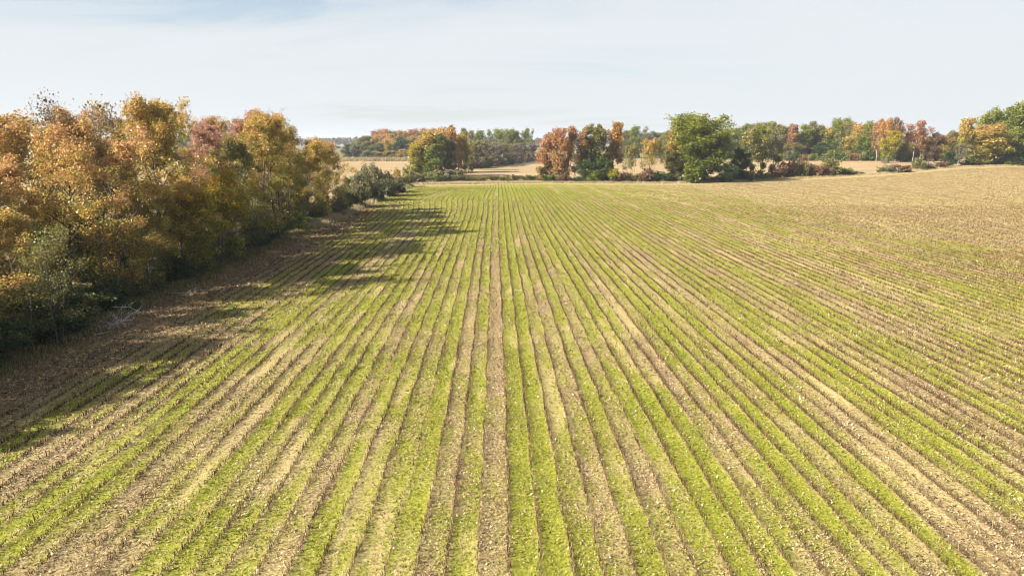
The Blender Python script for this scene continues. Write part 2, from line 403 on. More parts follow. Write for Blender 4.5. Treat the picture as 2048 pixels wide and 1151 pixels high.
# standing stubble along every row
def stubble(seed=1):
    out = []
    rs = np.random.RandomState(seed)
    for kk in range(math.ceil((U_LEFT + 2 - U0) / ROW), 330):
        u = U0 + kk * ROW
        ye = float(y_end(u)) - 9.0
        ymin = max(10.0, abs(u) * 1.02 - 4)
        if ymin >= ye: continue
        y, d = ymin, []
        lam = []
        ys = []
        # spacing widens with distance
        segs = [(ymin, 40, .0155), (40, 75, .034), (75, 130, .08), (130, 400, .165)]
        for a, b, s in segs:
            a, b = max(a, ymin), min(b, ye)
            if b > a: ys.append(a + np.sort(rs.rand(int((b - a) / s))) * (b - a))
        ys = np.concatenate(ys)
        vig = .88 + .22 * math.sin(kk * 1.9) + rs.uniform(-.2, .25)
        keep = rs.rand(len(ys)) < np.clip(vig + (fbm(np.full(len(ys), kk * 3.7), ys * .35, 51) - .5) * 1.6 + (fbm(np.full(len(ys), kk * 9.1), ys * 1.6, 57) - .5) * .7, .15, 1)
        ys = ys[keep]
        out.append(np.stack([np.full(len(ys), u + rs.uniform(-.07, .07)) + rs.normal(0, .026, len(ys)) + .03 * np.sin(ys * .9 + kk * 2.1), ys], -1))
    P = np.concatenate(out)
    u, y = P[:, 0], P[:, 1]
    _, _, q, _ = cover(u, y)
    ok = rs.rand(len(u)) > q * .8
    u, y = u[ok], y[ok]
    x = u + warp(u, y); z = ground_z(x, y) + .03
    r = np.hypot(x, y); n = len(x)
    lod = np.clip(r / 45, .8, 3.2)
    h = np.where(rs.rand(n) < .25, rs.uniform(.15, .27, n), rs.uniform(.06, .16, n)) * np.interp(r, [60, 160], [1, .6]); w = rs.uniform(.006, .014, n) * np.clip(r / 30, .8, 5)
    a = rs.uniform(0, math.pi, n); dx, dy = np.cos(a) * w, np.sin(a) * w * np.where(r > 70, 2.0, 1.0)
    lx, ly = rs.normal(0, .04, n), rs.normal(0, .05, n)
    v = np.empty((n, 4, 3))
    v[:, 0] = np.stack([x - dx, y - dy, z - .05], -1); v[:, 1] = np.stack([x + dx, y + dy, z - .05], -1)
    v[:, 2] = np.stack([x + lx + dx * .6, y + ly + dy * .6, z + h], -1); v[:, 3] = np.stack([x + lx - dx * .6, y + ly - dy * .6, z + h * .9], -1)
    tone = np.repeat(np.clip(np.clip(rs.beta(1.1, 3.8, n) + .06 * sst(90, 150, r) * sst(15, 60, x), 0, 1), 0, 1), 4)
    return raw_mesh("stubble_stalks", v.reshape(-1, 3), np.arange(4 * n).reshape(n, 4), 4, {"tone": tone})
tag(link("stubble_stalks", stubble(), MAT_STALK), "short brown cut stalks standing along the crop rows", "stubble", kind="stuff")

def blades(n0, seed):
    x, y, r, rs = polar(n0, 13, 190, 1.35, R_(43), seed)
    u = x - warp(x, y)
    g, _, q, hd = cover(u, y)
    ok = inside(u, y) & (rs.rand(n0) < np.clip(g * 1.05 - .08, 0.04, .9)) & (rs.rand(n0) > hd)
    ok &= np.abs(((u - U0) / ROW + .5) % 1 - .5) * ROW > .03
    x, y, r, g, u = x[ok], y[ok], r[ok], g[ok], u[ok]; n = len(x)
    lod = np.clip((r / 22) ** .75, .8, 5)
    h = rs.uniform(.03, .085, n) * np.clip(lod, 1, 1.5); w = rs.uniform(.014, .03, n) * lod
    a = rs.uniform(0, 2 * math.pi, n); dx, dy = np.cos(a) * w, np.sin(a) * w
    b = rs.uniform(0, 2 * math.pi, n); t = rs.uniform(.2, 1.2, n) * h; z = ground_z(x, y)
    v = np.empty((n, 3, 3))
    v[:, 0] = np.stack([x - dx, y - dy, z], -1); v[:, 1] = np.stack([x + dx, y + dy, z], -1); v[:, 2] = np.stack([x + np.cos(b) * t, y + np.sin(b) * t, z + h], -1)
    tone = np.clip(rs.normal(.5, .2, n) + (fbm(u * .5, y * .2, 61) - .5) * .7, 0, 1)
    return raw_mesh("young_grass", v.reshape(-1, 3), np.arange(3 * n).reshape(n, 3), 3, {"tone": np.repeat(tone, 3)})
tag(link("young_grass", blades(560000, 2), MAT_GRASS), "bright yellow-green young grass growing between the crop rows", "grass", kind="stuff")

def flakes(name, x, y, r, rs, size, tone, lift=.03):
    n = len(x)
    lod = np.clip((r / 22) ** .6, .8, 3)
    s = rs.uniform(size[0], size[1], n) * lod
    a = rs.uniform(0, 2 * math.pi, n); asp = rs.uniform(.3, .9, n)
    c, sn = np.cos(a), np.sin(a)
    z = ground_z(x, y) + rs.uniform(.01, lift + .05, n)
    tx, ty = rs.normal(0, .45, n), rs.normal(0, .45, n)
    v = np.empty((n, 3, 3))
    for i, (p, q) in enumerate(((-1, -.3), (.9, -.7), (.35, 1))):
        ox, oy = p * s, q * s * asp
        wx, wy = ox * c - oy * sn, ox * sn + oy * c
        v[:, i] = np.stack([x + wx, y + wy, z + wx * tx + wy * ty], -1)
    return raw_mesh(name, v.reshape(-1, 3), np.arange(3 * n).reshape(n, 3), 3, {"tone": np.repeat(tone, 3)})
def residue(n0, seed):
    x, y, r, rs = polar(n0, 13, 150, 1.45, R_(43), seed)
    u = x - warp(x, y); g, rr, q, hd = cover(u, y)
    ok = inside(u, y) & (rs.rand(n0) < np.clip(rr * .9 + .18, 0, 1))
    x, y, r, u = x[ok], y[ok], r[ok], u[ok]
    tone = np.clip(rs.beta(1.5, 2.0, len(x)) + (fbm(x * 1.3, y * .9, 95) - .5) * .5 + .02, 0, .975)
    return flakes("crop_residue", x, y, r, rs, (.017, .052), tone)
tag(link("crop_residue", residue(660000, 3), MAT_BITS), "loose brown and whitish bits of stalk and leaf strewn over the field", "residue", kind="stuff")
def fallen(n0, seed):
    rs = np.random.RandomState(seed)
    x = rs.uniform(-50, -13, n0); y = rs.uniform(14, 135, n0) ** 1.0
    p = np.where(x < -25, .55, np.exp(-((x + 25) / 4.5) ** 2)) * np.clip(40 / y, .25, 1) ** .6
    ok = rs.rand(n0) < p
    x, y = x[ok], y[ok]
    return flakes("fallen_leaves", x, y, np.hypot(x, y), rs, (.03, .075), np.clip(rs.beta(1.7, 1.9, len(x)), 0, 1), .05)
tag(link("fallen_leaves", fallen(150000, 6), MAT_FALLEN), "brown fallen leaves lying along the foot of the wooded edge", "leaf litter", kind="stuff")

# ------------------------------------------------------------------ plant generators
def tube(P, Rr, sides, V, F, base):
    P = np.asarray(P, float); n = len(P)
    T = np.gradient(P, axis=0); T /= np.linalg.norm(T, axis=1)[:, None] + 1e-9
    ref = np.array([0.31, 0.95, 0.05]) if abs(T[0][2]) > .8 else np.array([0, 0, 1.])
    A = np.cross(T, ref); A /= np.linalg.norm(A, axis=1)[:, None] + 1e-9
    B = np.cross(T, A)
    th = np.arange(sides) * 2 * math.pi / sides
    ring = P[:, None, :] + np.asarray(Rr)[:, None, None] * (np.cos(th)[None, :, None] * A[:, None, :] + np.sin(th)[None, :, None] * B[:, None, :])
    V.append(ring.reshape(-1, 3))
    i = np.arange(n - 1)[:, None] * sides; j = np.arange(sides)[None, :]; j2 = (j + 1) % sides
    F.append((np.stack([i + j, i + j2, i + sides + j2, i + sides + j], -1).reshape(-1, 4)) + base)
    return base + n * sides
class Plant:
    def __init__(s, seed):
        s.rs = np.random.RandomState(seed); s.V, s.F, s.b = [], [], 0; s.cl = []          # clusters: x,y,z,sigma,weight
    def tube(s, P, Rr, sides): s.b = tube(P, Rr, sides, s.V, s.F, s.b)
    def wood(s, name): return smooth(raw_mesh(name, np.concatenate(s.V), np.concatenate(s.F), 4))
    def bend(s, a, d, L, n, up, wob):
        P = [np.array(a, float)]; d = np.array(d, float); d /= np.linalg.norm(d)
        for i in range(n):
            d = d + np.array([0, 0, up / n]) + s.rs.normal(0, wob, 3); d /= np.linalg.norm(d)
            P.append(P[-1] + d * L / n)
        return np.array(P)
    def sized(s, w, lv):
        """measured height and radius of the leafy outline"""
        co = np.empty(len(lv.vertices) * 3, np.float32); lv.vertices.foreach_get("co", co); co = co.reshape(-1, 3)
        return dict(H=float(np.percentile(co[:, 2], 99.7)), R=float(np.percentile(np.hypot(co[:, 0], co[:, 1]), 95)), wood=w, leaf=lv)
    def leaves(s, name, per, size, H, flat=.9):
        rs = s.rs; C = np.array(s.cl)
        cnt = np.maximum(1, (per * C[:, 4] * rs.uniform(.5, 1.5, len(C)))).astype(int)
        I = np.repeat(np.arange(len(C)), cnt); n = len(I)
        p = C[I, :3] + np.clip(rs.normal(0, 1, (n, 3)), -1.7, 1.7) * C[I, 3][:, None] * np.array([1, 1, .75])
        p[:, 2] = np.maximum(p[:, 2], .05)
        nv = rs.normal(0, 1, (n, 3)) + np.array([0, 0, flat]); nv /= np.linalg.norm(nv, axis=1)[:, None]
        r1 = rs.normal(0, 1, (n, 3)); t = np.cross(nv, r1); t /= np.linalg.norm(t, axis=1)[:, None] + 1e-9
        b = np.cross(nv, t); sz = (rs.uniform(.5, 1.5, n) * size)[:, None]; w = sz * rs.uniform(.55, .9, n)[:, None]
        v = np.stack([p - t * sz, p - b * w + nv * sz * .2, p + t * sz, p + b * w + nv * sz * .2], 1)
        crand = rs.rand(len(C))
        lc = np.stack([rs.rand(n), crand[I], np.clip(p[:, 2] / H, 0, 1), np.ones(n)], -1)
        return raw_mesh(name, v.reshape(-1, 3), np.arange(4 * n).reshape(n, 4), 4, {"lc": np.repeat(lc, 4, 0)})
def make_tree(seed, H=14., R=4., base=.2, n1=16, n2=6, n3=3, per=75, leaf=.12, sig=.34, sparse=0., sides=6, stems=1, up=.5, top_pow=.75, trunk_r=.17, peak=.42, lumpy=.25):
    T = Plant(seed); rs = T.rs
    lob = rs.uniform(0, 6.28, 4)
    def env(t, az):
        e = math.sin(math.pi * min(1, max(0, (t ** (math.log(.5) / math.log(peak)))) * .96 + .03)) ** top_pow
        return e * (1 + lumpy * math.sin(2 * az + lob[0]) * .6 + lumpy * math.sin(3 * az + lob[1] + 5 * t) * .6)
    leads = []
    for s in range(stems):
        a = rs.uniform(0, 6.28); tilt = 0.03 if stems == 1 else rs.uniform(.08, .22)
        d = (math.cos(a) * tilt, math.sin(a) * tilt, 1)
        off = np.array([math.cos(a), math.sin(a), 0]) * (0 if stems == 1 else .25)
        P = T.bend(off + np.array([0, 0, -.3]), d, H * rs.uniform(.88, .97) + .3, 12, .12, .05)
        tr = trunk_r * (1 if stems == 1 else .7)
        rad = tr * (1 - np.linspace(0, 1, 13) ** .9 * .93); rad[0] *= 1.5
        T.tube(P, rad, sides + 2); leads.append((P, rad))
    for i in range(n1):
        P, rad = leads[i % stems]
        t = (i + rs.uniform(.1, .9)) / n1
        s = base + (0.985 - base) * t
        fi = s * (len(P) - 1); i0 = min(int(fi), len(P) - 2)
        st = P[i0] + (P[i0 + 1] - P[i0]) * (fi - i0)
        az = i * 2.39996 + rs.uniform(-.5, .5)
        L = R * env(t, az) * rs.uniform(.72, 1.1) + .5
        el = rs.uniform(.25, .75) + up * t
        lp = T.bend(st, (math.cos(az) * math.cos(el), math.sin(az) * math.cos(el), math.sin(el)), L * 1.06, 6, .25, .09)
        lr = max(.022, rad[i0] * .68); T.tube(lp, np.linspace(lr, .012, 7), max(3, sides - 1))
        for j in range(n2):
            q = .3 + .72 * (j + rs.rand()) / n2; q = min(q, .999)
            fj = q * 6; j0 = min(int(fj), 5); a = lp[j0] + (lp[j0 + 1] - lp[j0]) * (fj - j0)
            dm = lp[j0 + 1] - lp[j0]; dm /= np.linalg.norm(dm)
            d = dm + rs.normal(0, .75, 3) + np.array([0, 0, .15])
            L2 = L * rs.uniform(.22, .42) * (1.15 - .5 * q) + .25
            sp = T.bend(a, d, L2, 3, .2, .15); T.tube(sp, np.linspace(max(.01, lr * .35), .007, 4), 3)
            for m in range(n3):
                if rs.rand() < sparse: continue
                a2 = sp[min(3, 1 + m)] if m < 3 else sp[3]
                d2 = (sp[3] - sp[0]) + rs.normal(0, .6, 3) * L2
                e = a2 + d2 / (np.linalg.norm(d2) + 1e-6) * L2 * rs.uniform(.3, .6)
                T.tube(np.array([a2, (a2 + e) / 2 + rs.normal(0, .03, 3), e]), [.008, .006, .004], 3)
                T.cl.append((*e, sig * rs.uniform(.6, 1.3), rs.uniform(.4, 1.4)))
    w = T.wood("trunk")
    if per <= 0: return dict(H=H, R=R, wood=w, leaf=None)
    return T.sized(w, T.leaves("crown", per, leaf, H))
def make_shrub(seed, H=2.4, R=1.8, stems=9, per=70, leaf=.07, sig=.22, n2=5, droop=0.):
    T = Plant(seed); rs = T.rs
    for i in range(stems):
        az = i * 2.4 + rs.uniform(-.4, .4); el = rs.uniform(.35, 1.45)
        L = math.hypot(math.cos(el) * R, math.sin(el) * H) * rs.uniform(.75, 1.1)
        lp = T.bend((rs.normal(0, .12), rs.normal(0, .12), -.1), (math.cos(az) * math.cos(el), math.sin(az) * math.cos(el), math.sin(el)), L, 6, .1 - droop, .12)
        T.tube(lp, np.linspace(.03, .006, 7), 4)
        for j in range(n2):
            q = .25 + .75 * (j + rs.rand()) / n2; fj = min(q, .999) * 6; j0 = min(int(fj), 5); a = lp[j0] + (lp[j0 + 1] - lp[j0]) * (fj - j0)
            sp = T.bend(a, (lp[j0 + 1] - lp[j0]) * 1.0 + rs.normal(0, .3, 3), L * rs.uniform(.15, .35), 3, .05, .15)
            T.tube(sp, [.012, .009, .006, .004], 3)
            for m in (1, 2, 3): T.cl.append((*sp[m], sig * rs.uniform(.6, 1.3), rs.uniform(.4, 1.4)))
    return T.sized(T.wood("stem"), T.leaves("foliage", per, leaf, H))

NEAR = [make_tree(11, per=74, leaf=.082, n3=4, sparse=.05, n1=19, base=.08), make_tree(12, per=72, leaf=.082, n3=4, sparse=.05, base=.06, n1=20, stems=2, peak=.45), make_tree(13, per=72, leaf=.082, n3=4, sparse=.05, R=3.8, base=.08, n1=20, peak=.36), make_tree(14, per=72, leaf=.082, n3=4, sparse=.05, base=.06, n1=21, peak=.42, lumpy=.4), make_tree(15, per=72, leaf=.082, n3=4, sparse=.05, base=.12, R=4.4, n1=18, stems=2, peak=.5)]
WISPY = [make_tree(21, per=16, n1=16, sig=.5, leaf=.10, sparse=.2, up=.75, stems=2, R=3.2, trunk_r=.10), make_tree(22, per=9, n1=12, sig=.5, leaf=.08, sparse=.4, up=.8, R=2.8, trunk_r=.08)]
LOW = [make_tree(31, H=8, R=3.4, per=85, n1=15, base=.06, sig=.4, leaf=.085, trunk_r=.1, stems=2, peak=.4), make_tree(32, H=8, R=3.2, per=75, n1=14, base=.08, sig=.4, leaf=.085, trunk_r=.09, stems=3, peak=.5)]
FAR = [make_tree(41, H=16, R=5.2, n1=20, n2=6, n3=4, per=30, leaf=.25, sig=.72, base=.05, sides=4, trunk_r=.24, peak=.42, lumpy=.3, top_pow=.6),
       make_tree(42, H=16, R=4.4, n1=20, n2=6, n3=4, per=28, leaf=.25, sig=.66, base=.04, sides=4, trunk_r=.22, peak=.45, stems=2, lumpy=.4, top_pow=.6),
       make_tree(43, H=16, R=6.0, n1=24, n2=6, n3=4, per=30, leaf=.25, sig=.72, base=.06, sides=4, trunk_r=.28, peak=.45, lumpy=.35, top_pow=.5),
       make_tree(44, H=16, R=4.0, n1=17, n2=6, n3=3, per=22, leaf=.24, sig=.6, base=.2, sides=4, trunk_r=.2, peak=.5, lumpy=.35, sparse=.12),
       make_tree(45, H=16, R=3.0, n1=18, n2=5, n3=4, per=26, leaf=.24, sig=.55, base=.05, sides=4, trunk_r=.2, peak=.4, lumpy=.3, top_pow=.6)]
FAR_THIN = [make_tree(51, H=10, R=3.0, n1=12, n2=5, n3=2, per=20, leaf=.17, sig=.5, base=.35, sides=4, trunk_r=.10, stems=3, up=.9), make_tree(52, H=10, R=2.6, n1=10, n2=4, n3=2, per=14, leaf=.15, sig=.5, base=.45, sides=4, trunk_r=.08, stems=2, up=.9)]
SHRUB = [make_shrub(61), make_shrub(62, stems=11, droop=.25), make_shrub(63, stems=8, H=2.8)]
SHRUB_FAR = [make_shrub(71, per=22, leaf=.15, sig=.3, stems=8, n2=4), make_shrub(72, per=22, leaf=.15, sig=.3, stems=9, n2=4, droop=.3)]

RND = random.Random(8)
def put(name, src, x, y, H, Rr, pal, label, cat, group=None, bark=BARK, rot=None, parts=("trunk", "crown"), squash=1.0):
    root = bpy.data.objects.new(name, None); COL.objects.link(root)
    root.empty_display_size = .3
    root.location = (x, y, float(ground_z(x, y)) - .08)
    root.rotation_euler = (0, 0, RND.uniform(0, 6.28) if rot is None else rot)
    root.scale = (Rr / src['R'], Rr / src['R'] * squash, H / src['H'])
    tag(root, label, cat, group)
    link(parts[0], src['wood'], bark, root, True)
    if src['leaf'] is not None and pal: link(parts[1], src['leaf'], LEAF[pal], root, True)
    return root

# ------------------------------------------------------------------ the wooded edge beside the field
PROF_X = [-300, 0, 50, 90, 150, 200, 245, 300, 335, 352, 372, 396, 410, 440, 500, 550, 585, 606, 640, 690, 720]
PROF_Y = [215, 222, 240, 232, 205, 218, 225, 200, 250, 300, 335, 300, 250, 240, 222, 222, 252, 285, 274, 292, 330]
def top_h(x, y):
    px, _, z = px_of(x, y, 12)
    return 12 + (285.4 - np.interp(px, PROF_X, PROF_Y)) / FPX * z, px
TN = {'rust': "rust and gold", 'gold': "golden olive", 'pink': "thin reddish pink", 'yellow': "yellow-green", 'olive': "dull olive", 'green': "green"}
ORD = ["first", "second", "third", "fourth", "fifth", "sixth", "seventh", "eighth", "ninth", "tenth"]
ROWN = ["front tree", "second-row tree", "deep-wood tree"]
def edge_row(trees, row, step, off):
    near = sorted([t for t in trees if t[1] < 68.5], key=lambda t: -t[1]); past = sorted([t for t in trees if t[1] >= 68.5], key=lambda t: t[1])
    for i, (x, y, f, pal) in enumerate(trees):
        h, px = top_h(x, y); h *= f; t = trees[i]
        if t in past: lab = "%s %s, %s from the bright yellow-green tree towards the hedgerow" % (TN[pal], ROWN[row], ORD[past.index(t)])
        else: lab = "%s %s, %s from the bright yellow-green tree towards the brush pile" % (TN[pal], ROWN[row], ORD[near.index(t)])
        put("broadleaf_tree", NEAR[(i * step + off) % 5], x, y, h, min(4.6, max(2.6, h * RND.uniform(.26, .34))), pal, lab, "tree", "tall trees of the wooded edge", RND.choice([BARK, BARK, BARK_DARK, BARK_PALE]))
edge_row([(-30, 22, .5, 'gold'), (-29.6, 29, .6, 'gold'), (-29.8, 35.5, .62, 'gold'), (-29.6, 42.5, .58, 'gold'), (-29.2, 51, .90, 'rust'), (-29.2, 56.5, .6, 'gold'), (-28.8, 61.5, .66, 'gold'),
          (-29.0, 76, .86, 'olive'), (-28.8, 83, .97, 'gold'), (-29.4, 90, .98, 'rust'), (-28.8, 97, .97, 'gold'), (-29, 104, 1.0, 'gold'), (-28.6, 111, 1.0, 'gold'), (-28.8, 117, .95, 'gold')], 0, 2, 1)
edge_row([(-36, 23.5, .85, 'rust'), (-36.5, 32, .85, 'rust'), (-35.2, 41, .72, 'gold'), (-35.8, 48.5, .78, 'rust'), (-34.8, 55, .97, 'rust'), (-35.6, 62.5, .84, 'gold'), (-35.2, 70.5, .99, 'gold'),
          (-34.5, 86, .97, 'pink'), (-35.4, 94, .99, 'pink'), (-34.5, 102, 1.0, 'pink'), (-34.5, 110, .97, 'rust')], 1, 3, 0)
edge_row([(-43, 38, .8, 'rust'), (-42, 47, .98, 'rust'), (-42.5, 54, .98, 'rust'), (-42, 61.5, 1.0, 'gold'), (-42.5, 69, 1.0, 'rust'), (-42, 77, 1.0, 'rust'), (-42.5, 101, .98, 'pink'), (-43, 112, 1., 'rust')], 2, 2, 2)
# trees with a look of their own
def px_tree(px, dist, top, R, pal, src, label, cat="tree", name="broadleaf_tree", bark=BARK, group=None, x=None):
    d = ray(px, top); k = dist / d.y; X = d.x * k; H = CAM_H + d.z * k
    return put(name, src, X, dist, H, R, pal, label, cat, group, bark)
px_tree(150, 57, 186, 3.0, 'grey', WISPY[0], "nearly bare grey tree whose twiggy top rises above the rust-coloured crowns", bark=BARK_DARK)
px_tree(212, 62, 205, 2.8, 'grey', WISPY[1], "bare twiggy tree between the tall golden crown and the greyer bare tree", bark=BARK_DARK)
px_tree(90, 60, 232, 2.5, 'grey', WISPY[1], "slender bare twiggy tree over the rust-coloured crowns", bark=BARK_DARK)
px_tree(300, 66, 192, 3.3, 'gold', NEAR[3], "tall tree with a rounded golden olive top beside the gap in the wooded edge")
px_tree(425, 68.5, 338, 3.3, 'yellow', LOW[0], "bright yellow-green low tree in front of the gap in the wooded edge", name="broadleaf_tree")
px_tree(375, 62.5, 375, 2.7, 'yellow', LOW[1], "short orange-yellow tree beside the bright yellow-green low tree")
px_tree(548, 86, 205, 3.0, None, make_tree(81, H=15.2, R=3.4, n1=9, n2=4, n3=2, per=0, base=.55, trunk_r=.24, up=.9, stems=2), "dead leafless tree whose crooked bare limbs stick out above the reddish crowns", "dead tree", "dead_tree", BARK_DARK)
# saplings, shrubs and brush at the foot of the trees
for x, y, H, R, s, lab in [(-27.2, 38.8, 6.2, 1.9, 1, "slim nearly bare sapling, third from the brush pile"), (-26.6, 40.4, 7.4, 2.2, 0, "tallest nearly bare sapling, second from the brush pile"), (-27.6, 43.2, 5.6, 1.7, 1, "nearly bare sapling standing right beside the brush pile"), (-27.9, 36.2, 6.5, 2.0, 0, "nearly bare sapling, fourth from the brush pile beside the bright green bush"), (-27.3, 66, 5, 1.5, 1, "small bare sapling in front of the bright yellow-green tree"), (-27.4, 78.5, 5.5, 1.6, 0, "small bare sapling between the dull olive front tree and its golden neighbour")]:
    put("bare_sapling", WISPY[s], x, y, H, R, 'olive', lab, "sapling", "bare saplings along the field edge", BARK_DARK)
for i in range(34):
    y = 16 + i * 3.0 + RND.uniform(-1, 1); x = -29.3 + RND.uniform(-1.6, 1.2)
    pal = RND.choice(['deep', 'green', 'olive', 'deep', 'brown'])
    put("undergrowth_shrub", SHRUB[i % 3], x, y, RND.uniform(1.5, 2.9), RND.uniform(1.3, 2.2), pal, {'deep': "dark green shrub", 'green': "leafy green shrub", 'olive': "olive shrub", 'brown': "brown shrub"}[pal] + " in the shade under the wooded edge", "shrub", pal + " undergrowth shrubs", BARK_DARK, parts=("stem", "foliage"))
for i in range(20):
    y = 17 + i * 5.1 + RND.uniform(-1, 1); x = -36 + RND.uniform(-3, 4)
    pal = RND.choice(['olive', 'gold', 'green'])
    put("understorey_tree", LOW[i % 2], x, y, RND.uniform(4.5, 7), RND.uniform(2.4, 3.4), pal, {'gold': "small golden tree", 'green': "small green tree", 'olive': "small olive tree"}[pal] + " filling the wooded edge below the tall crowns", "tree", pal + " understorey trees", BARK_DARK)
for x, y, H, R in [(-28.2, 36.5, 3.6, 2.3), (-28.0, 41.5, 3.0, 2.0), (-28.6, 44.5, 3.4, 2.2), (-28.4, 49, 2.8, 1.9)]:
    put("bramble_bush", SHRUB[2], x, y, H, R, 'deep', "full dark green bramble bush among the bare saplings", "bush", "bramble bushes among the saplings", BARK_DARK, parts=("stem", "foliage"))
for x, y in [(-29.4, 19.5), (-29.2, 25.5), (-29.4, 32), (-30.2, 38.8)]:
    put("understorey_tree", LOW[int(y) % 2], x, y, RND.uniform(4.4, 5.2), 2.8, 'gold', "low golden olive tree at the foot of the wooded edge before the brush pile", "tree", "low golden olive trees before the brush pile", BARK_DARK)
p, _ = at(60, 672)
put("green_bush", SHRUB[0], p.x - 1.0, p.y, 3.2, 2.3, 'green', "bright leafy green bush beside the nearest bare saplings", "bush", parts=("stem", "foliage"))
def brush(seed, n, L, spread, name):
    T = Plant(seed); rs = T.rs
    for i in range(n):
        a = rs.uniform(0, 6.28); el = rs.uniform(.05, .9)
        lp = T.bend((rs.normal(0, spread), rs.normal(0, spread), .05), (math.cos(a) * math.cos(el), math.sin(a) * math.cos(el), math.sin(el)), L * rs.uniform(.5, 1.1), 5, -.25, .18)
        lp[:, 2] = np.maximum(lp[:, 2], .03)
        T.tube(lp, np.linspace(rs.uniform(.015, .045), .006, 6), 4)
        for j in range(4):
            k = rs.randint(1, 5); sp = T.bend(lp[k], lp[k + 1] - lp[k] + rs.normal(0, .3, 3), L * .35, 3, 0, .2); T.tube(sp, [.012, .009, .006, .004], 3)
    return T.wood(name)
p, _ = at(232, 655)
o = link("brush_pile", brush(91, 20, 1.9, .6, "brush_pile"), BARK_PALE); o.location = (p.x, p.y, 0); tag(o, "tangle of grey dead branches lying at the field edge", "brush pile")
for px, py, lab, s in [(375, 588, "pale broken branches leaning under the trees by the field edge", 92), (270, 628, "pair of pale fallen sticks at the foot of the trees", 93)]:
    p, _ = at(px, py); o = link("fallen_branch", brush(s, 4, 2.0, .25, "fallen_branch"), BARK_PALE); o.location = (p.x, p.y, 0); tag(o, lab, "branch")

# ------------------------------------------------------------------ overgrown bank running on to the far corner
bank = [(722, 415, 345, 62, 'sage'), (748, 402, 338, 70, 'sage'), (715, 400, 352, 46, 'olive'), (775, 392, 332, 62, 'sage'), (738, 385, 330, 58, 'olive'), (798, 385, 352, 50, 'sage'), (760, 378, 328, 54, 'sage'), (808, 374, 336, 44, 'gold'), (825, 366, 336, 34, 'olive'), (700, 425, 372, 40, 'sage'), (690, 432, 392, 34, 'grey')]
for px, b, t, w, pal in bank:
    p, z = at(px, b)
    put("vine_shrub", SHRUB[RND.randrange(3)] if z < 120 else SHRUB[1], p.x - 1.2, p.y, (b - t) / FPX * z, w / 2 / FPX * z * .95, pal, {'sage': "grey-green vine-covered shrub", 'olive': "dull olive shrub", 'gold': "golden olive shrub", 'grey': "grey dried shrub"}[pal] + " on the bank beyond the last trees of the wooded edge", "shrub", pal + " shrubs on the bank", parts=("stem", "foliage"))
def grass_strip(name, pts, n, w, h, seed, mat, label, bw=.02, cat="grass"):
    rs = np.random.RandomState(seed); P = np.array([(p.x, p.y) for p in pts])
    t = rs.rand(n) * (len(P) - 1); i = np.minimum(t.astype(int), len(P) - 2); f = (t - i)[:, None]
    q = P[i] * (1 - f) + P[i + 1] * f + np.stack([rs.normal(0, w[0], n), rs.normal(0, w[1], n)], -1)
    x, y = q[:, 0], q[:, 1]; z = ground_z(x, y) - .03
    hh = rs.uniform(h[0], h[1], n) * (.4 + 1.2 * fbm(x * .7, y * .7, seed)); a = rs.uniform(0, 6.28, n); b = rs.uniform(0, 6.28, n); le = rs.uniform(.1, .6, n) * hh
    dx, dy = np.cos(a) * bw, np.sin(a) * bw
    v = np.empty((n, 3, 3)); v[:, 0] = np.stack([x - dx, y - dy, z], -1); v[:, 1] = np.stack([x + dx, y + dy, z], -1); v[:, 2] = np.stack([x + np.cos(b) * le, y + np.sin(b) * le, z + hh], -1)
    return tag(link(name, raw_mesh(name, v.reshape(-1, 3), np.arange(3 * n).reshape(n, 3), 3, {"tone": np.repeat(rs.rand(n), 3)}), mat), label, cat, kind="stuff")
V2 = lambda x, y: Vector((x, y, 0))
grass_strip("dry_bank_grass", [V2(-26.2, 98), V2(-26.3, 130), V2(-26, 165), V2(-25, 196)], 26000, (.7, .8), (.35, 1.0), 5, MAT_DRYGRASS, "pale dry grass fringing the bank along the field edge", .04)
grass_strip("rough_edge_grass", [V2(-27.4, 16), V2(-27.0, 45), V2(-27.2, 70), V2(-27.0, 100)], 42000, (.8, .8), (.08, .4), 9, MAT_ROUGH, "rough brownish green grass between the crop rows and the wooded edge", .03)
grass_strip("dry_margin_grass", [EDGE[0], EDGE[2], EDGE[4], EDGE[5], EDGE[6], EDGE[7], EDGE[8]], 30000, (1.5, 1.2), (.2, .8), 7, MAT_DRYGRASS, "dry brown grass along the far margin of the crop field", .07)

# ------------------------------------------------------------------ hedgerow and trees beyond the field
def far(px, b, t, w, pal, src, label, group=None, name="hedgerow_tree", cat="tree", bark=BARK, back=0.0, parts=("trunk", "crown")):
    p, z = at(px, b)
    if back:
        f = (p.y + back) / p.y; p = Vector((p.x * f, p.y * f, 0)); z *= f
    gz = float(ground_z(p.x, p.y))
    top = CAM_H + (285.4 - t) / FPX * z
    return put(name, src, p.x, p.y, max(.5, top - gz), w / 2 / FPX * z, pal, label, cat, group, bark, parts=parts)
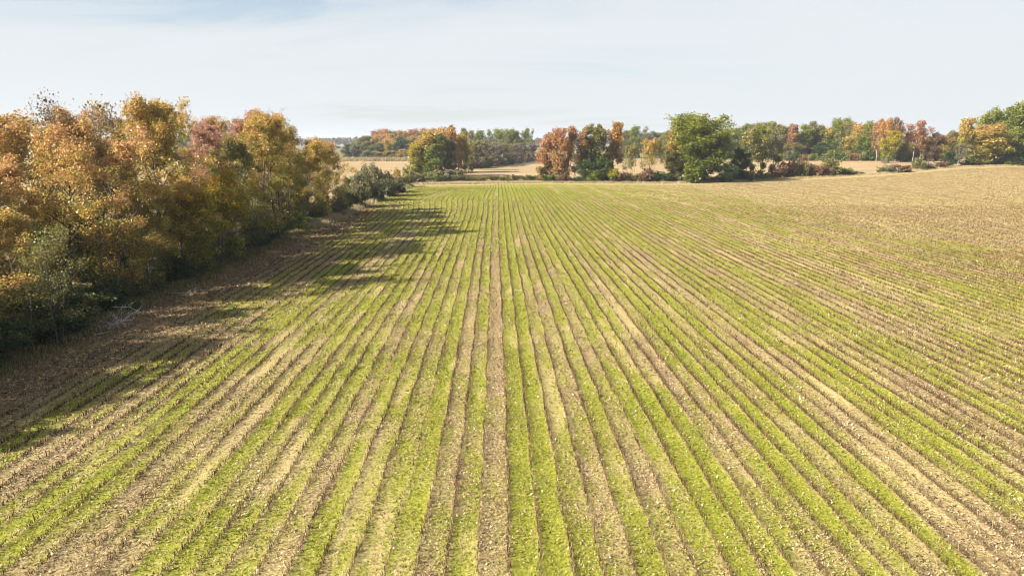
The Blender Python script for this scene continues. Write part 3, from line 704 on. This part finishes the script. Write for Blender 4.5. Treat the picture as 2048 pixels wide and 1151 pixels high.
# low vine-covered fence line
def vine_hedge(name, a, b, H, W, n, pal, label, seed):
    T = Plant(seed); rs = T.rs
    L = math.hypot(b.x - a.x, b.y - a.y); m = int(L * 2.4)
    for i in range(m):
        t = (i + rs.rand()) / m; hh = H * (.45 + .9 * vnoise(np.array([t * L * .35]), np.array([.5]), seed)[0])
        x, y = a.x + (b.x - a.x) * t, a.y + (b.y - a.y) * t
        for j in range(4): T.cl.append((x + rs.normal(0, W), y + rs.normal(0, W), float(ground_z(x, y)) + hh * rs.uniform(.15, .95), .28, 1.0))
        if i % 4 == 0:
            T.tube(T.bend((x, y, float(ground_z(x, y)) - .1), (rs.normal(0, .3), rs.normal(0, .3), 1), hh, 3, 0, .1), [.04, .03, .02, .01], 4)
    lv = T.leaves("foliage", n, .15, H * 1.4 + 1); root = bpy.data.objects.new(name, None); COL.objects.link(root)
    tag(root, label, "hedge"); link("stem", T.wood("stem"), BARK_DARK, root)["kind"] = "stuff"; link("foliage", lv, LEAF[pal], root)
a, _ = at(826, 362); b, _ = at(1085, 361)
vine_hedge("vine_hedge", a, b, 1.7, .4, 36, 'olive', "low dark vine-covered fence line between the crop field and the tan field", 101)
a, _ = at(1085, 363.5); b, _ = at(1330, 364)
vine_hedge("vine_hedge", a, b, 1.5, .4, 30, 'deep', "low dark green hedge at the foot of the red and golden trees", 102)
a, _ = at(1335, 365); b, _ = at(1560, 357)
vine_hedge("vine_hedge", a, b, 1.6, .5, 30, 'olive', "low shady hedge at the foot of the big green tree", 103)

nm = {'green': "green", 'olive': "olive green", 'sage': "pale grey-green", 'red': "russet red", 'gold': "golden olive", 'orange': "orange", 'yellow': "yellow and green", 'pink': "pinkish half-bare", 'brown': "brown", 'rust': "rust and gold", 'deep': "dark green", 'grey': "grey-brown"}
far(852, 352, 262, 82, 'gold', FAR[0], "broad golden olive tree at the corner of the hedgerow", bark=BARK_DARK)
far(838, 354, 290, 46, 'yellow', FAR[1], "yellow-green tree at the corner of the hedgerow, in front of the golden one")
far(868, 356, 288, 44, 'green', FAR[4], "green tree hung with vines under the broad golden crown")
far(884, 354, 272, 20, 'deep', FAR[4], "narrow dark ivy-covered trunk at the corner of the hedgerow", bark=BARK_DARK)
far(900, 351, 280, 34, 'olive', FAR[1], "olive tree beside the narrow ivy-covered trunk")
far(890, 345, 256, 60, 'orange', FAR[2], "orange-topped tree rising behind the narrow ivy-covered trunk")
far(930, 344, 270, 40, 'yellow', FAR[0], "yellow-green tree with a bright golden side by the tan field")
far(945, 340, 282, 36, 'olive', FAR[3], "thin olive tree casting shade on the tan field")
far(915, 346, 318, 36, 'brown', SHRUB_FAR[0], "brown shrub under the trees beside the tan field", name="hedgerow_shrub", cat="shrub", parts=("stem", "foliage"))
far(905, 360, 336, 44, 'sage', SHRUB_FAR[1], "grey-green shrub at the end of the vine-covered fence line", name="hedgerow_shrub", cat="shrub", parts=("stem", "foliage"))
far(870, 362, 340, 50, 'olive', SHRUB_FAR[0], "olive shrub at the foot of the vine-hung green tree", name="hedgerow_shrub", cat="shrub", parts=("stem", "foliage"))
far(838, 363, 346, 34, 'sage', SHRUB_FAR[1], "grey-green shrub in the far corner of the crop field", name="hedgerow_shrub", cat="shrub", parts=("stem", "foliage"))
far(1016, 362, 350, 10, 'olive', SHRUB_FAR[0], "small bush standing up from the vine-covered fence line", name="hedgerow_shrub", cat="shrub", parts=("stem", "foliage"))
for i, (px, b, t, w) in enumerate([(958, 335, 282, 34), (975, 332, 280, 36), (992, 330, 284, 36), (1008, 328, 286, 38), (1026, 326, 288, 36), (1044, 324, 286, 36), (1060, 322, 284, 34)]):
    far(px, b, t, w, ['grey', 'sage', 'grey', 'olive'][i % 4], FAR[[1, 0][i % 2]], {'grey': "grey-brown thinning tree", 'sage': "pale grey-green tree", 'olive': "dull olive tree"}[['grey', 'sage', 'grey', 'olive'][i % 4]] + " in the row along the far side of the tan field", ['grey', 'sage', 'grey', 'olive'][i % 4] + " trees along the tan field")
for px, t, w, pal in [(968, 262, 34, 'green'), (990, 259, 36, 'green'), (1012, 259, 38, 'green'), (1036, 262, 34, 'olive'), (1058, 258, 22, 'green'), (948, 262, 24, 'olive')]:
    far(px, 322, t, w, pal, FAR[2], ("green" if pal == 'green' else "olive") + " round-topped tree showing over the grey row by the tan field", pal + " treetops over the grey row", back=45)
for i in range(16):
    t = i / 15; pal = ['brown', 'sage', 'grey', 'olive'][i % 4]
    far(952 + 116 * t, 337 - 15.5 * t, 312 - 8 * t, 30 - 6 * t, pal, SHRUB_FAR[i % 2], nm[pal] + " shrub at the foot of the row along the tan field", nm[pal] + " shrubs along the tan field", name="hedgerow_shrub", cat="shrub", parts=("stem", "foliage"))
# red and golden clump
far(1098, 362, 268, 58, 'red', FAR[1], "rust-red tree with green lower leaves at the end of the red and golden clump", bark=BARK_PALE)
far(1122, 363, 258, 60, 'red', FAR[0], "dark red tree with pale trunks in the red and golden clump", bark=BARK_PALE)
far(1150, 363, 254, 50, 'red', FAR[3], "thin red tree next to the olive tree in the clump", bark=BARK_PALE)
far(1092, 362, 312, 30, 'green', FAR[4], "green vine-covered small tree under the rust-red tree")
far(1182, 362, 252, 56, 'olive', FAR[1], "tall olive tree in the middle of the clump")
far(1224, 361, 246, 36, 'orange', FAR[4], "narrow bright orange tree in the clump")
far(1196, 361, 250, 34, 'olive', FAR[3], "thin olive tree leaning on the narrow orange tree")
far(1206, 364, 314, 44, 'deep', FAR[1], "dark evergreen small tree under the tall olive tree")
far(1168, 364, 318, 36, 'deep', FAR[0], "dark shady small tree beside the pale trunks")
far(1192, 365, 336, 36, 'green', SHRUB_FAR[1], "bright green bush in front of the dark evergreen", name="hedgerow_shrub", cat="shrub", parts=("stem", "foliage"))
far(1228, 365, 334, 40, 'yellow', SHRUB_FAR[0], "yellow-green bush at the edge of the clump", name="hedgerow_shrub", cat="shrub", parts=("stem", "foliage"))
far(1095, 363, 345, 34, 'green', SHRUB_FAR[1], "green bush under the rust-red tree", name="hedgerow_shrub", cat="shrub", parts=("stem", "foliage"))
far(1130, 364, 346, 30, 'brown', SHRUB_FAR[0], "brown bush among the pale trunks", name="hedgerow_shrub", cat="shrub", parts=("stem", "foliage"))
for px, t, w, s, pal in [(1254, 288, 38, 0, 'olive'), (1272, 284, 40, 1, 'olive'), (1292, 276, 46, 0, 'gold'), (1312, 284, 34, 1, 'gold'), (1326, 278, 28, 1, 'olive')]:
    far(px, 364, t, w, pal, FAR_THIN[s], {'olive': "spindly olive sapling", 'gold': "spindly golden sapling"}[pal] + " in the gap before the big green tree", pal + " saplings in the hedgerow gap", name="sapling", cat="sapling")
for px, t, w, pal in [(1245, 342, 40, 'brown'), (1268, 346, 40, 'olive'), (1290, 334, 44, 'brown'), (1312, 340, 40, 'deep'), (1332, 346, 36, 'deep'), (1284, 352, 44, 'brown')]:
    far(px, 365, t, w, pal, SHRUB_FAR[RND.randrange(2)], {'brown': "brown shrub", 'olive': "olive shrub", 'deep': "dark green shrub"}[pal] + " among the saplings in the hedgerow gap", pal + " shrubs in the hedgerow gap", name="hedgerow_shrub", cat="shrub", parts=("stem", "foliage"))
# the big green tree and its neighbours
far(1410, 364, 231, 126, 'green', make_tree(46, H=20, R=9, n1=36, n2=7, n3=4, per=40, leaf=.25, sig=.75, base=.07, sides=5, trunk_r=.42, peak=.46, lumpy=.22, top_pow=.42), "largest tree of the hedgerow, broad and bright green", bark=BARK_DARK)
far(1362, 363, 256, 66, 'gold', FAR[2], "golden olive tree on the sunny side of the big green tree")
far(1345, 364, 300, 40, 'olive', FAR[1], "low olive tree at the edge of the golden olive one")
far(1390, 366, 330, 46, 'green', SHRUB_FAR[1], "green bush at the foot of the big green tree", name="hedgerow_shrub", cat="shrub", parts=("stem", "foliage"))
far(1452, 365, 326, 40, 'deep', FAR[0], "dark small tree in the shade of the big green tree")
far(1478, 361, 296, 46, 'deep', FAR[1], "dark shaded tree past the big green tree")
far(1500, 358, 256, 50, 'olive', FAR[3], "tall olive tree past the shaded side of the big green tree")
far(1522, 356, 250, 46, 'green', FAR[3], "airy green tree with visible limbs in the hedgerow")
far(1545, 354, 264, 40, 'sage', FAR[3], "pale olive tree at the end of the tall hedgerow")
for px, b, t, w, pal in [(1490, 361, 338, 40, 'olive'), (1520, 359, 338, 38, 'green'), (1548, 357, 328, 36, 'brown'), (1572, 355, 320, 36, 'brown'), (1594, 355, 318, 34, 'olive'), (1606, 354, 310, 18, 'brown'), (1622, 354, 326, 40, 'brown'), (1646, 353, 330, 34, 'brown'), (1664, 352, 316, 34, 'olive'), (1684, 351, 334, 40, 'green'), (1706, 350, 340, 30, 'olive'), (1725, 349, 342, 18, 'deep'), (1765, 346, 332, 24, 'olive'), (1786, 345, 328, 36, 'grey'), (1808, 344, 328, 38, 'brown'), (1838, 340, 312, 22, 'olive'), (1858, 338, 324, 36, 'grey'), (1880, 336, 322, 26, 'brown')]:
    far(px, b, t, w, pal, SHRUB_FAR[RND.randrange(2)], {'brown': "reddish brown shrub", 'olive': "olive shrub", 'green': "bright green shrub", 'deep': "dark green shrub", 'grey': "grey leafless shrub"}[pal] + " in the low hedge before the tan field", pal + " shrubs in the low hedge", name="hedgerow_shrub", cat="shrub", parts=("stem", "foliage"))
far(1772, 348, 312, 14, 'grey', FAR_THIN[1], "slender pale-stemmed young tree in the low hedge", name="sapling", cat="sapling", bark=BARK_PALE)
# wood on the rise past the tan field
rw = [(1470, 316, 262, 40, 'sage', 2), (1556, 320, 254, 46, 'olive', 1), (1548, 320, 244, 34, 'green', 3), (1576, 320, 250, 32, 'red', 4), (1600, 319, 252, 44, 'green', 0), (1612, 318, 244, 34, 'sage', 3), (1630, 318, 252, 44, 'olive', 1), (1652, 318, 256, 36, 'gold', 1),
      (1670, 318, 238, 48, 'green', 2), (1690, 319, 246, 50, 'olive', 0), (1712, 320, 248, 50, 'gold', 2), (1735, 321, 244, 50, 'green', 2), (1752, 322, 240, 30, 'red', 3), (1766, 323, 238, 32, 'orange', 3), (1790, 323, 236, 22, 'brown', 3),
      (1776, 325, 262, 48, 'yellow', 0), (1800, 324, 284, 34, 'green', 1), (1825, 322, 243, 44, 'pink', 3), (1842, 322, 262, 36, 'red', 3), (1866, 322, 266, 34, 'brown', 1), (1888, 322, 270, 32, 'rust', 1), (1902, 322, 262, 28, 'olive', 1), (1580, 321, 285, 40, 'olive', 3), (1640, 320, 285, 36, 'deep', 0)]
for px, b, t, w, pal, s in rw:
    far(px, b, t, w, pal, FAR[s], nm[pal] + " tree in the wood past the tan field on the rise", nm[pal] + " trees of the wood on the rise", name="woodland_tree", bark=BARK_PALE if s == 3 else BARK)
tops = sorted([(q[0], q[2]) for q in rw]); RND2 = random.Random(5)
for i in range(26):
    px = 1545 + i * 14.5 + RND2.uniform(-4, 4); pal = RND2.choice(['olive', 'green', 'sage', 'olive', 'brown', 'rust'])
    far(px, 318.5, float(np.interp(px, [a for a, _ in tops], [b for _, b in tops])) + RND2.uniform(4, 14), RND2.uniform(30, 40), pal, FAR[RND2.choice([0, 1, 2])], nm[pal] + " tree set back in the wood past the tan field on the rise", nm[pal] + " trees set back in the wood on the rise", name="woodland_tree", back=18)
for i in range(20):
    px = 1555 + i * 17.5 + RND.uniform(-5, 5); pal = RND.choice(['olive', 'deep', 'brown', 'green', 'sage'])
    far(px, 321.5, RND.uniform(300, 308), RND.uniform(18, 26), pal, SHRUB_FAR[i % 2], nm[pal] + " shrub at the foot of the wood on the rise", nm[pal] + " shrubs of the wood on the rise", name="woodland_shrub", cat="shrub", parts=("stem", "foliage"))
# trees closing the field on the rise
far(1935, 331, 238, 50, 'gold', FAR[0], "orange and green tree behind the pale-trunked young tree")
far(1968, 331, 250, 76, 'gold', FAR[2], "broad golden olive and rust tree at the end of the crop field")
far(1950, 330, 262, 50, 'orange', FAR[3], "orange tree beside the broad golden olive and rust tree")
far(1912, 334, 286, 36, 'sage', FAR_THIN[0], "young tree with a pale trunk and few leaves at the field edge", name="sapling", cat="sapling", bark=BARK_PALE)
far(1905, 332, 300, 40, 'deep', FAR[1], "dark green low tree behind the pale-trunked young tree")
for px, t, w, s in [(1988, 224, 60, 0), (2005, 216, 70, 2), (2040, 208, 80, 0), (2085, 202, 90, 2), (2025, 262, 60, 1), (2140, 205, 90, 0)]:
    far(px, 330, t, w, 'green', FAR[s], "tall dense green tree at the upper end of the crop field", "tall green trees at the upper field end", back=8 if s != 1 else 0, bark=BARK_DARK)
for px, t in [(1940, 318), (1965, 320), (2000, 316), (2022, 316), (2045, 314)]:
    far(px, 331, t, 34, 'green', SHRUB_FAR[px % 2], "green shrub at the foot of the trees at the upper field end", "green shrubs at the upper field end", name="woodland_shrub", cat="shrub", parts=("stem", "foliage"))
# autumn wood behind the corner of the hedgerow
lw = [(700, 320, 288, 34, 'deep', 1), (718, 320, 290, 36, 'sage', 0), (738, 318, 272, 40, 'olive', 0), (756, 317, 263, 38, 'red', 2), (766, 316, 259, 34, 'orange', 2), (762, 320, 285, 32, 'green', 1), (780, 320, 268, 36, 'rust', 0), (786, 316, 262, 30, 'olive', 2), (800, 320, 274, 34, 'deep', 1), (806, 316, 262, 34, 'orange', 2), (826, 316, 260, 40, 'red', 0), (846, 316, 258, 36, 'red', 2), (872, 316, 258, 34, 'red', 1), (906, 318, 252, 20, 'deep', 4), (926, 318, 257, 28, 'olive', 3), (735, 321, 300, 30, 'sage', 1), (778, 321, 300, 26, 'yellow', 4), (752, 321, 302, 30, 'gold', 1), (806, 321, 298, 28, 'rust', 1), (376, 322, 264, 36, 'green', 2), (362, 322, 285, 30, 'olive', 1), (395, 322, 290, 34, 'olive', 0)]
for i in range(16):
    px = 700 + i * 15.5 + RND2.uniform(-4, 4); pal = RND2.choice(['olive', 'rust', 'sage', 'olive', 'brown', 'gold'])
    far(px, 318.5, RND2.uniform(268, 276) if px > 745 else RND2.uniform(284, 290), RND2.uniform(28, 36), pal, FAR[RND2.choice([0, 1, 2])], nm[pal] + " tree set back in the distant autumn wood", nm[pal] + " trees set back in the distant autumn wood", name="woodland_tree", back=12)
for px, b, t, w, pal, s in lw:
    far(px, b, t, w, pal, FAR[s], nm[pal] + " tree in the distant autumn wood behind the hedgerow corner", nm[pal] + " trees of the distant autumn wood", name="woodland_tree")
grass_strip("reed_fringe", [at(690, 322)[0], at(820, 322)[0]], 9000, (2, 2), (1.0, 3.0), 12, MAT_DRYGRASS, "tawny tall grass at the foot of the distant autumn wood", .14)
# trees across the tan field between the clump and the big green tree, and behind the airy hedgerow trees
for px, t, w, pal, s in [(1240, 268, 34, 'olive', 0), (1258, 262, 36, 'olive', 2), (1276, 254, 40, 'green', 2), (1300, 264, 40, 'sage', 1), (1322, 266, 36, 'green', 0), (1342, 262, 40, 'olive', 2), (1372, 258, 40, 'sage', 0), (1450, 258, 44, 'green', 2), (1490, 250, 44, 'green', 1), (1512, 248, 40, 'sage', 2), (1530, 246, 40, 'olive', 0)]:
    far(px, 317, t, w, pal, FAR[s], nm[pal] + " tree across the tan field behind the hedgerow saplings", nm[pal] + " trees across the tan field", name="woodland_tree")

# ------------------------------------------------------------------ woods on the skyline, one mass
def skyline(seed=3):
    rs = np.random.RandomState(seed); out, att = [], []
    n = 1500
    ang = rs.uniform(R_(-50), R_(50), n); dist = rs.uniform(1300, 3200, n)
    keep = rs.rand(n) < 1.0
    for a, d in zip(ang[keep], dist[keep]):
        x, y = d * math.sin(a), d * math.cos(a)
        hgt = rs.uniform(15, 21) + 7 * vnoise(np.array([a * 14]), np.array([.3]), 77)[0] + (d - 1300) * .006; rad = rs.uniform(7, 12); m = 46
        u = rs.normal(0, 1, (m, 3)); u /= np.linalg.norm(u, axis=1)[:, None]; u[:, 2] = np.abs(u[:, 2]) * 1.0 - .25
        c = np.array([x, y, hgt * .55 + 0]) + u * np.array([rad, rad, hgt * .5]) * rs.uniform(.8, 1.05, (m, 1))
        out.append(c); t = rs.rand(); att.append(np.stack([rs.rand(m), np.full(m, t), np.clip(c[:, 2] / 30, 0, 1), np.ones(m)], -1))
    p = np.concatenate(out); lc = np.concatenate(att); n = len(p)
    nv = rs.normal(0, 1, (n, 3)) + np.array([0, -.4, .5]); nv /= np.linalg.norm(nv, axis=1)[:, None]
    t = np.cross(nv, rs.normal(0, 1, (n, 3))); t /= np.linalg.norm(t, axis=1)[:, None]; b = np.cross(nv, t); s = rs.uniform(1.8, 3.4, n)[:, None]
    v = np.stack([p - t * s, p - b * s * .8, p + t * s, p + b * s * .8], 1)
    return raw_mesh("skyline_woods", v.reshape(-1, 3), np.arange(4 * n).reshape(n, 4), 4, {"lc": np.repeat(lc, 4, 0)})
LEAF['sky'] = leaf_mat("leaf_skyline", [(.1, (.05,.06,.03)), (.5, (.11,.10,.05)), (.9, (.2,.12,.07))], .2, .7, .1)
tag(link("skyline_woods", skyline(), LEAF['sky']), "hazy blue-grey woods along the skyline", "woods", kind="stuff")

# ------------------------------------------------------------------ air
hv = np.array([(x, y, z) for z in (-2.0, 46.0) for y in (-4300, 4300) for x in (-4300, 4300)], float)
hf = np.array([(0, 2, 3, 1), (4, 5, 7, 6), (0, 1, 5, 4), (2, 6, 7, 3), (0, 4, 6, 2), (1, 3, 7, 5)])
hm, n, l = new_mat("air_haze")
v = n.new("ShaderNodeVolumePrincipled"); v.inputs['Color'].default_value = (.80, .88, 1.0, 1); v.inputs['Density'].default_value = .00015; v.inputs['Anisotropy'].default_value = .2
o = n.new("ShaderNodeOutputMaterial"); l.new(v.outputs[0], o.inputs['Volume'])
hz = link("haze", raw_mesh("haze", hv, hf, 4), hm); tag(hz, "thin pale haze in the air over the whole landscape", "haze", kind="stuff")
tris = sum(len(m.polygons) * (2 if m.polygons and m.polygons[0].loop_total == 4 else 1) for m in bpy.data.meshes)
print("TRIS", tris, "OBJECTS", len(bpy.data.objects))
